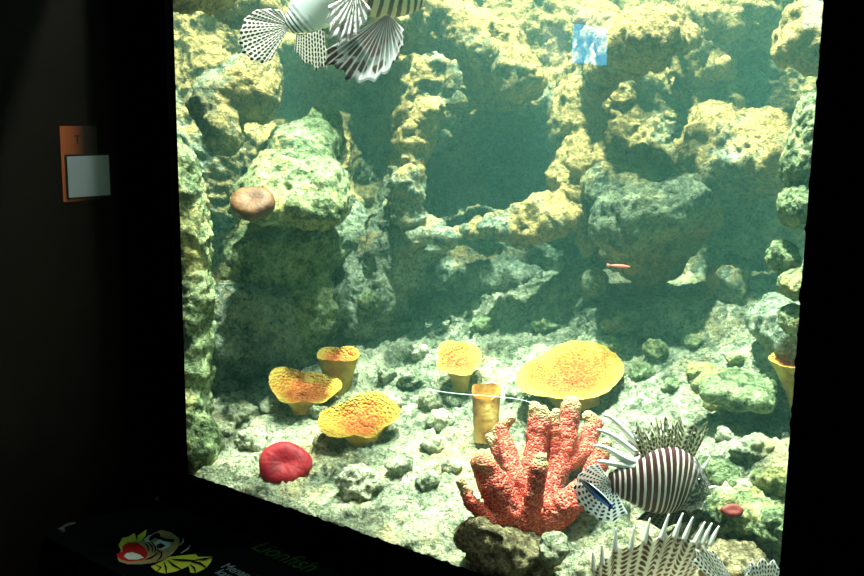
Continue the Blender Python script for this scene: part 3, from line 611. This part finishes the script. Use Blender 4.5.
vg = t.ramp(sx.outputs[1], [(.40, (.035, .045, .04)), (.70, (.16, .18, .19)), (1, (.62, .62, .70))])
cc = t.mix(bl, vg, (.05, .022, .02)); cc = t.mix(t.math('MULTIPLY', t.math('MULTIPLY', st, .7), sx.outputs[1]), cc, (.80, .82, .85))
blm = fin_shader(t, cc, t.math('ADD', t.math('MULTIPLY', bl, .1), .88))
fan('pectoral_fin', [(388, 14, 1.85)], [(404, 30, 1.85), (405, 46, 1.845), (398, 60, 1.84), (388, 74, 1.835), (374, 84, 1.83), (358, 85, 1.83), (345, 80, 1.83), (334, 70, 1.835), (324, 66, 1.835), (322, 52, 1.84)], blm, R4, nsub=4, nv=20, ragged=.06, label='big fin with dark brown blotches')
t = NT('feather_fin'); tc = t.n('ShaderNodeTexCoord').outputs['UV']; sx = t.n('ShaderNodeSeparateXYZ', {0: tc})
st = t.ramp(t.math('ABSOLUTE', t.math('SUBTRACT', t.math('FRACT', t.math('MULTIPLY', sx.outputs[0], 9.0)), .5)), [(.22, (0, 0, 0)), (.34, (1, 1, 1))])
cc = t.mix(st, (.16, .18, .20), (.82, .82, .84)); nz = t.ramp(t.noise(t.n('ShaderNodeVectorMath', {0: tc, 1: (9, 6, 1)}, operation='MULTIPLY').outputs[0], 1.0, 2), [(.50, (0, 0, 0)), (.6, (.9, .9, .9))])
cc = t.mix(nz, cc, (.05, .03, .03)); ffm = fin_shader(t, cc, t.math('ADD', t.math('MULTIPLY', st, .4), .55))
fan('pectoral_fin', [(356, -8, 1.82)], [(328, 6, 1.82), (323, 24, 1.815), (328, 40, 1.81), (338, 47, 1.81), (348, 44, 1.81), (358, 36, 1.81), (366, 24, 1.81), (372, 10, 1.81)], ffm, R4, nsub=4, nv=16, ragged=.12, label='white rayed feathery fin')
eyeball(404, -8, 1.845, .006, R4)
# --- cleaner wrasse
t = NT('blue_stripe_skin'); sx = t.n('ShaderNodeSeparateXYZ', {0: t.n('ShaderNodeTexCoord').outputs['UV']})
kk = t.ramp(sx.outputs[1], [(.0, (.10, .30, .85)), (.40, (.08, .28, .8)), (.5, (.004, .005, .02)), (.74, (.004, .005, .02)), (.82, (.55, .65, .75))])
kk = t.mix(t.ramp(sx.outputs[0], [(.55, (0, 0, 0)), (.95, (1, 1, 1))]), kk, t.mix(t.ramp(sx.outputs[1], [(.5, (1, 1, 1)), (.6, (0, 0, 0))]), kk, (.85, .90, .92)))
wm = t.bsdf(kk, .3)
R5 = empty('cleaner_fish', at(597, 494, 1.535), 'slim blue cleaner fish with a black stripe in front of the lionfish tail', 'fish')
body('body', [(609, 505, 1.54, 2.4, 1.2), (604, 500, 1.538, 3.6, 2.4), (596, 493, 1.536, 4.2, 3), (588, 486, 1.534, 3.4, 2.6), (581, 480, 1.532, 1.0, 1.0)], wm, R5)
fan('tail_fin', [(608, 504, 1.54)], [(609, 511, 1.54), (613, 509, 1.54), (614, 503, 1.54)], plain('wrasse_tail', (.02, .06, .35), .4), R5, nsub=2)
redm = plain('red_fish_skin', (.85, .16, .14), .4)
R6 = empty('small_fish', at(620, 266, 2.0), 'tiny slender red fish in front of the dark rock knob', 'fish')
body('body', [(611, 265.5, 2.0, .8, .4), (617, 266, 2.0, 1.5, 1.0), (624, 266.5, 2.0, 1.6, 1.2), (630, 267, 2.0, .6, .6)], redm, R6)
fan('tail_fin', [(612, 265.5, 2.0)], [(607, 263.5, 2.0), (606, 265.5, 2.0), (607, 267.5, 2.0)], redm, R6, nsub=2, nv=4, thick=.0006)
th_ = NT('thread'); thm = th_.bsdf((.7, .8, .8), .3)
o = link('thread', *(lambda P: (P, [(0, 1, 2)]))([at(428, 389, 2.0), at(428, 390, 2.0), at(430, 390, 2.0)]), thm); bpy.data.objects.remove(o)
o = spine('thread', [(426, 388, 1.98), (460, 394, 1.9), (500, 397, 1.85), (532, 403, 1.80)], .0008, .0006, thm, None); tag(o, 'thin pale thread stretched between the small cup coral and red coral', 'thread')
# ------------------------------------------------------------------ signs
tl = math.radians(9); pn = np.array([0, -math.sin(tl), math.cos(tl)]); pp = np.array([XL, -.02, ZB - .03])
def pan(px, py, h=0.0): return onplane(px, py, pp + pn * h, pn)
A_, B_ = pan(38, 533), pan(160, 499)
xd = unit(pan(260, 576) - pan(215, 556)); xd = unit(xd - pn * np.dot(xd, pn)); yd = np.cross(pn, xd)
panm = matte('black_panel', (.0025, .0038, .0035))
RP = empty('information_panel', B_ - pn * .03, 'black tilted information board below the window with a painted fish', 'sign')
wd_ = 1.05; C_, D_ = B_ + xd * wd_, A_ + xd * wd_
vs = [A_, D_, C_, B_] + [q_ - pn * .025 for q_ in (A_, D_, C_, B_)]
link('board', vs, [(0, 1, 2, 3), (7, 6, 5, 4), (0, 4, 5, 1), (1, 5, 6, 2), (2, 6, 7, 3), (3, 7, 4, 0)], panm, RP, smooth=False)
steel = plain('panel_steel', (.35, .38, .40), .25, .5, Metallic=.8)
v = []; 
def poly(name, pts, col, h, par=RP, mat=None):
    """flat painted shape printed on the board"""
    P = [pan(x, y, h) for x, y in pts]; n = len(P)
    bm = bmesh.new(); vv = [bm.verts.new(Vector(p_)) for p_ in P]; bm.faces.new(vv); bmesh.ops.triangulate(bm, faces=bm.faces[:])
    bmesh.ops.recalc_face_normals(bm, faces=bm.faces[:])
    me = bpy.data.meshes.new(name); bm.to_mesh(me); bm.free(); me.materials.append(mat or plain(name + '_paint', col, .6, .1))
    o = bpy.data.objects.new(name, me); COL.objects.link(o); o.parent = par; o.matrix_parent_inverse = Matrix.Translation(-Vector(par.location)); return o
def zp(l, ox=100, oy=520, k=7.2): return [(ox + x / k, oy + y / k) for x, y in l]
bo = spine('bolt', [(61, 532.5, 0), (63, 531, 0)], .001, .001, steel, RP) if False else None
for (bx, by) in ((62, 531), (158, 500.5)):
    c = pan(bx, by); bm = bmesh.new(); bmesh.ops.create_cone(bm, cap_ends=True, segments=16, radius1=.0065, radius2=.005, depth=.006)
    me = bpy.data.meshes.new('bolt'); bm.to_mesh(me); bm.free(); me.materials.append(steel); o = bpy.data.objects.new('bolt', me); COL.objects.link(o)
    o.parent = RP; o.location = Vector(c + pn * .003) - Vector(RP.location); o.rotation_euler = (-tl * -1, 0, 0)
link('edge_strip', [pan(38, 533, .002), pan(40, 534.5, .002), pan(76, 523.5, .002), pan(74, 521.5, .002), pan(38, 533, .0005), pan(40, 534.5, .0005), pan(76, 523.5, .0005), pan(74, 521.5, .0005)],
     [(0, 1, 2, 3), (7, 6, 5, 4), (0, 4, 5, 1), (1, 5, 6, 2), (2, 6, 7, 3), (3, 7, 4, 0)], steel, RP, smooth=False)
YEL, TAN, RED, WHT, BLK = (.55, .58, .06), (.36, .27, .13), (.50, .02, .02), (.72, .80, .76), (.004, .004, .004)
PA = [('painted_fin', zp([(135, 180), (160, 130), (205, 120), (255, 90), (262, 120), (335, 68), (330, 110), (300, 150), (200, 165), (170, 200), (150, 215)]), YEL),
      ('painted_fin', zp([(365, 335), (440, 300), (500, 265), (690, 245), (705, 265), (812, 265), (800, 300), (765, 345), (690, 382), (650, 378), (640, 330), (585, 355), (545, 370), (470, 385), (410, 372)]), YEL),
      ('painted_head', zp([(125, 275), (145, 225), (190, 165), (260, 150), (320, 150), (385, 95), (440, 72), (510, 88), (570, 130), (572, 180), (530, 235), (470, 280), (400, 305), (300, 318), (200, 318), (140, 300)]), TAN),
      ('painted_lips', zp([(118, 245), (165, 225), (160, 190), (200, 160), (270, 165), (320, 195), (345, 240), (330, 275), (300, 290), (210, 300), (150, 285), (125, 265)]), RED),
      ('painted_mouth', zp([(172, 262), (190, 238), (235, 232), (285, 248), (318, 272), (270, 284), (205, 284)]), WHT),
      ('painted_eye', zp([(315, 140), (350, 110), (400, 102), (412, 120), (380, 150), (330, 158)]), (.60, .66, .78)),
      ('painted_eye', zp([(385, 165), (440, 130), (500, 150), (510, 185), (450, 215), (395, 200)]), (.60, .66, .78)),
      ('painted_brow', zp([(405, 92), (430, 95), (435, 120), (480, 135), (540, 138), (530, 160), (470, 155), (400, 130), (350, 128), (370, 112)]), BLK),
      ('painted_pupil', zp([(405, 180), (440, 165), (475, 185), (440, 205), (410, 205)]), BLK), ('painted_pupil', zp([(345, 138), (375, 122), (395, 135), (365, 152)]), BLK)]
def line(pts, w): # a brush line as a thin quad strip
    P = np.array(pts, float); T = np.gradient(P, axis=0); N = np.stack([-T[:, 1], T[:, 0]], 1); N /= np.linalg.norm(N, axis=1)[:, None]
    ww = w * np.sin(np.linspace(.35, 2.8, len(P)))[:, None]; a = P + N * ww; b = P - N * ww
    return list(map(tuple, a)) + list(map(tuple, b[::-1]))
for c_ in ([(320, 165), (345, 190), (350, 225)], [(345, 160), (375, 190), (380, 230)], [(370, 155), (400, 195), (395, 240)], [(400, 210), (445, 235), (440, 265), (410, 295)], [(330, 285), (370, 270), (420, 235)],
           [(250, 90), (265, 120), (268, 145)], [(460, 300), (475, 340), (478, 385)], [(490, 290), (530, 325), (585, 355)], [(520, 282), (600, 288), (700, 292)], [(400, 320), (440, 340), (410, 372)], [(650, 320), (680, 345), (690, 382)], [(660, 300), (720, 310), (770, 345)], [(690, 285), (750, 280), (812, 268)], [(540, 240), (590, 190), (600, 150)], [(560, 235), (640, 200), (650, 170)]):
    PA.append(('painted_line', zp(line(c_, 7)), BLK))
for c_ in ([(575, 180), (600, 155), (598, 130)], [(580, 240), (630, 210), (652, 180)], [(495, 258), (515, 240), (528, 225)]): PA.append(('painted_highlight', zp(line(c_, 5)), (.5, .52, .5)))
pm = {}
for i, (nm, pts, col) in enumerate(PA):
    if col not in pm: pm[col] = matte(nm + '_paint', tuple(x * .80 for x in col))
    poly(nm, pts, col, .0006 + .00008 * i, mat=pm[col])
def text(name, body_, P, xdir, ydir, size, mat, par, shear=0.0, ext=.0003):
    cu = bpy.data.curves.new(name, 'FONT'); cu.body = body_; cu.size = size; cu.extrude = ext; cu.shear = shear; cu.materials.append(mat)
    o = bpy.data.objects.new(name, cu); COL.objects.link(o); dg = bpy.context.evaluated_depsgraph_get(); me = bpy.data.meshes.new_from_object(o.evaluated_get(dg)); bpy.data.objects.remove(o); bpy.data.curves.remove(cu)
    o = bpy.data.objects.new(name, me); COL.objects.link(o); nn = np.cross(xdir, ydir); Mx = Matrix.Identity(4)
    for i in range(3): Mx[i][0] = xdir[i]; Mx[i][1] = ydir[i]; Mx[i][2] = nn[i]; Mx[i][3] = P[i]
    o.parent = par; o.matrix_local = Matrix.Translation(-Vector(par.location)) @ Mx
    return o
green_t = matte('green_lettering', (.020, .045, .012)); blue_t = matte('pale_lettering', (.16, .20, .24))
text('title_text', 'Lionfish', pan(249, 548, .001), xd, yd, .050, green_t, RP, .35)
text('body_text', 'Menandai', pan(220, 567, .001), xd, yd, .026, blue_t, RP, .2)
text('body_text', 'kawasan', pan(214, 573, .001), xd, yd, .026, blue_t, RP, .2)
text('body_text', 'perairan', pan(207, 579, .001), xd, yd, .026, blue_t, RP, .2)
# sticker on the side wall
wp, wn = np.array([WX, 0, 0]), np.array([1.0, 0, 0])
def wl(px, py, h=.0): return onplane(px, py, wp + wn * h, wn)
y0, y1, y2 = wl(61, 160)[1], wl(67, 160)[1], wl(109, 160)[1]; zt, zb_ = wl(63, 126)[2], wl(64, 201)[2]
RS = empty('wall_sticker', (WX, y0, zb_), 'orange label with a blank white square tag on the dark side wall', 'sign')
t = NT('orange_label'); oz = t.n('ShaderNodeSeparateXYZ', {0: t.n('ShaderNodeTexCoord').outputs['Generated']}).outputs
orm = t.bsdf(t.ramp(oz[1], [(.0, (.40, .09, .03)), (.30, (.28, .065, .02)), (.65, (.02, .008, .005)), (1, (.006, .004, .004))]), .6)  # fade to near black paints light catching only the near end
box('orange_label', (WX, y0, zb_ - .002), (WX + .001, wl(88, 140)[1] + .02, zt), orm, RS)
q1, q2, qt, qb = wl(66, 170)[1], wl(109, 170)[1], wl(88, 155)[2], wl(88, 197)[2]
box('tag_border', (WX + .001, q1 - .002, qb - .002), (WX + .002, q2 + .002, qt + .002), plain('tag_black', (.004, .004, .005), .5), RS)
box('white_tag', (WX + .002, q1 + .0015, qb + .0015), (WX + .003, q2 - .0015, qt - .0015), plain('tag_white', (.30, .34, .42), .5), RS)
text('lettering', 'T', np.array([WX + .0012, wl(74, 144)[1], wl(74, 144)[2]]), np.array([0, 1.0, 0]), np.array([0, 0, 1.0]), .024, plain('label_black', (.004, .002, .002), .6), RS)
# lit tank across the hall, the pale blue reflections in the glass
def mir(px, py, side):
    G = onplane(px, py, (0, 0, 0), np.array([0, 1.0, 0])); d = ray(px, py) * np.array([1, -1, 1])
    return G + d * ((WX - G[0]) / d[0] if side else (-4.2 - G[1]) / d[1])
def lit(px0, px1, py0, py1, name, col, e, par, side):
    a, b = mir(px0, (py0 + py1) / 2, side), mir(px1, (py0 + py1) / 2, side); c, d = mir((px0 + px1) / 2, py0, side), mir((px0 + px1) / 2, py1, side)
    t = NT(name + '_glow'); em = t.n('ShaderNodeEmission', {0: (*col, 1), 1: e}); t.t.links.new(em.outputs[0], t.out.inputs[0])
    k = 1 if side else 0; lo = np.zeros(3); hi = np.zeros(3); lo[k], hi[k] = sorted((a[k], b[k])); lo[2], hi[2] = sorted((c[2], d[2])); w_ = WX if side else -4.2
    lo[1 - k], hi[1 - k] = w_ - .005, w_ + .02
    return box(name, lo, hi, t.m, par)
RT = empty('lit_display_tank', mir(588, 62, 1), 'bright blue lit tank window on the dark side wall, reflected in the glass', 'display tank')
lit(572, 602, 26, 64, 'blue_pane', (.06, .50, .95), 17, RT, 1); lit(572, 610, 9, 25, 'pale_pane', (.75, .75, .95), 4, RT, 1); lit(542, 561, 28, 62, 'grey_pane', (.6, .62, .75), 2.5, RT, 1)
RT2 = empty('lit_display_tank', mir(800, 28, 0), 'pale lit display window across the hall, reflected at the top right of the glass', 'display tank')
lit(780, 829, -12, 28, 'pale_pane', (.60, .78, 1.0), 11, RT2, 0); lit(733, 764, 2, 30, 'blue_pane', (.30, .50, .90), 8, RT2, 0)
def bead(name, A, B, r):
    n = 160; v = []; ns = 8; A = np.array(A); B = np.array(B); rr = np.random.RandomState(2); d = unit(B - A); e1 = np.array([0, 1.0, 0]); e2 = np.cross(d, e1)
    for i in range(n + 1):
        c = A + (B - A) * i / n; k = r * (.7 + .7 * rr.rand() ** 2)
        for j in range(ns): v.append(c + (e1 * .5 * math.cos(j / ns * 6.283) + e2 * math.sin(j / ns * 6.283)) * k)
    S_(link(name, v, [(i*ns+j, i*ns+(j+1) % ns, (i+1)*ns+(j+1) % ns, (i+1)*ns+j) for i in range(n) for j in range(ns)], M['sealant']))
bead('trim_1', (XL, -.004, ZB + .001), (XR, -.004, ZB + .001), .006); bead('trim_2', (XR, -.004, ZB), (XR, -.004, ZT), .005); bead('trim_3', (XL, -.004, ZB), (XL, -.004, ZT), .004)
#ENDTHINGS
# ------------------------------------------------------------------ lights
def area(name, P, target, size, power, col, spread=180):
    ld = bpy.data.lights.new(name, 'AREA'); ld.shape = 'DISK'; ld.size = size; ld.energy = power; ld.color = col; ld.spread = math.radians(spread)
    o = bpy.data.objects.new(name, ld); COL.objects.link(o); o.location = Vector(P)
    o.rotation_euler = (Vector(target) - Vector(P)).to_track_quat('-Z', 'Y').to_euler(); return o
def W(a, b, z): return wrl((a, b, z - CAM[2]))
area('tank_lamp', W(.05, 2.42, 4.6), W(-.1, 2.15, 1.0), .12, 560, (1, .95, .75))
area('tank_lamp', W(.75, 2.25, 4.6), W(.4, 1.9, 1.0), .16, 240, (1, .95, .83))
area('tank_lamp', W(-.1, 1.62, 4.6), W(-.1, 1.75, .8), .12, 410, (1, .96, .82))
area('room_lamp', (1.2, -2.6, 2.65), (-.6, -1, 0), .5, 3.0, (1, .85, .75))
wd = bpy.data.worlds.new('world'); S.world = wd; wd.use_nodes = True; wd.node_tree.nodes['Background'].inputs[0].default_value = (.25, .55, .6, 1); wd.node_tree.nodes['Background'].inputs[1].default_value = .12
S.cycles.volume_bounces = 1; S.cycles.max_bounces = 8; S.cycles.transparent_max_bounces = 24
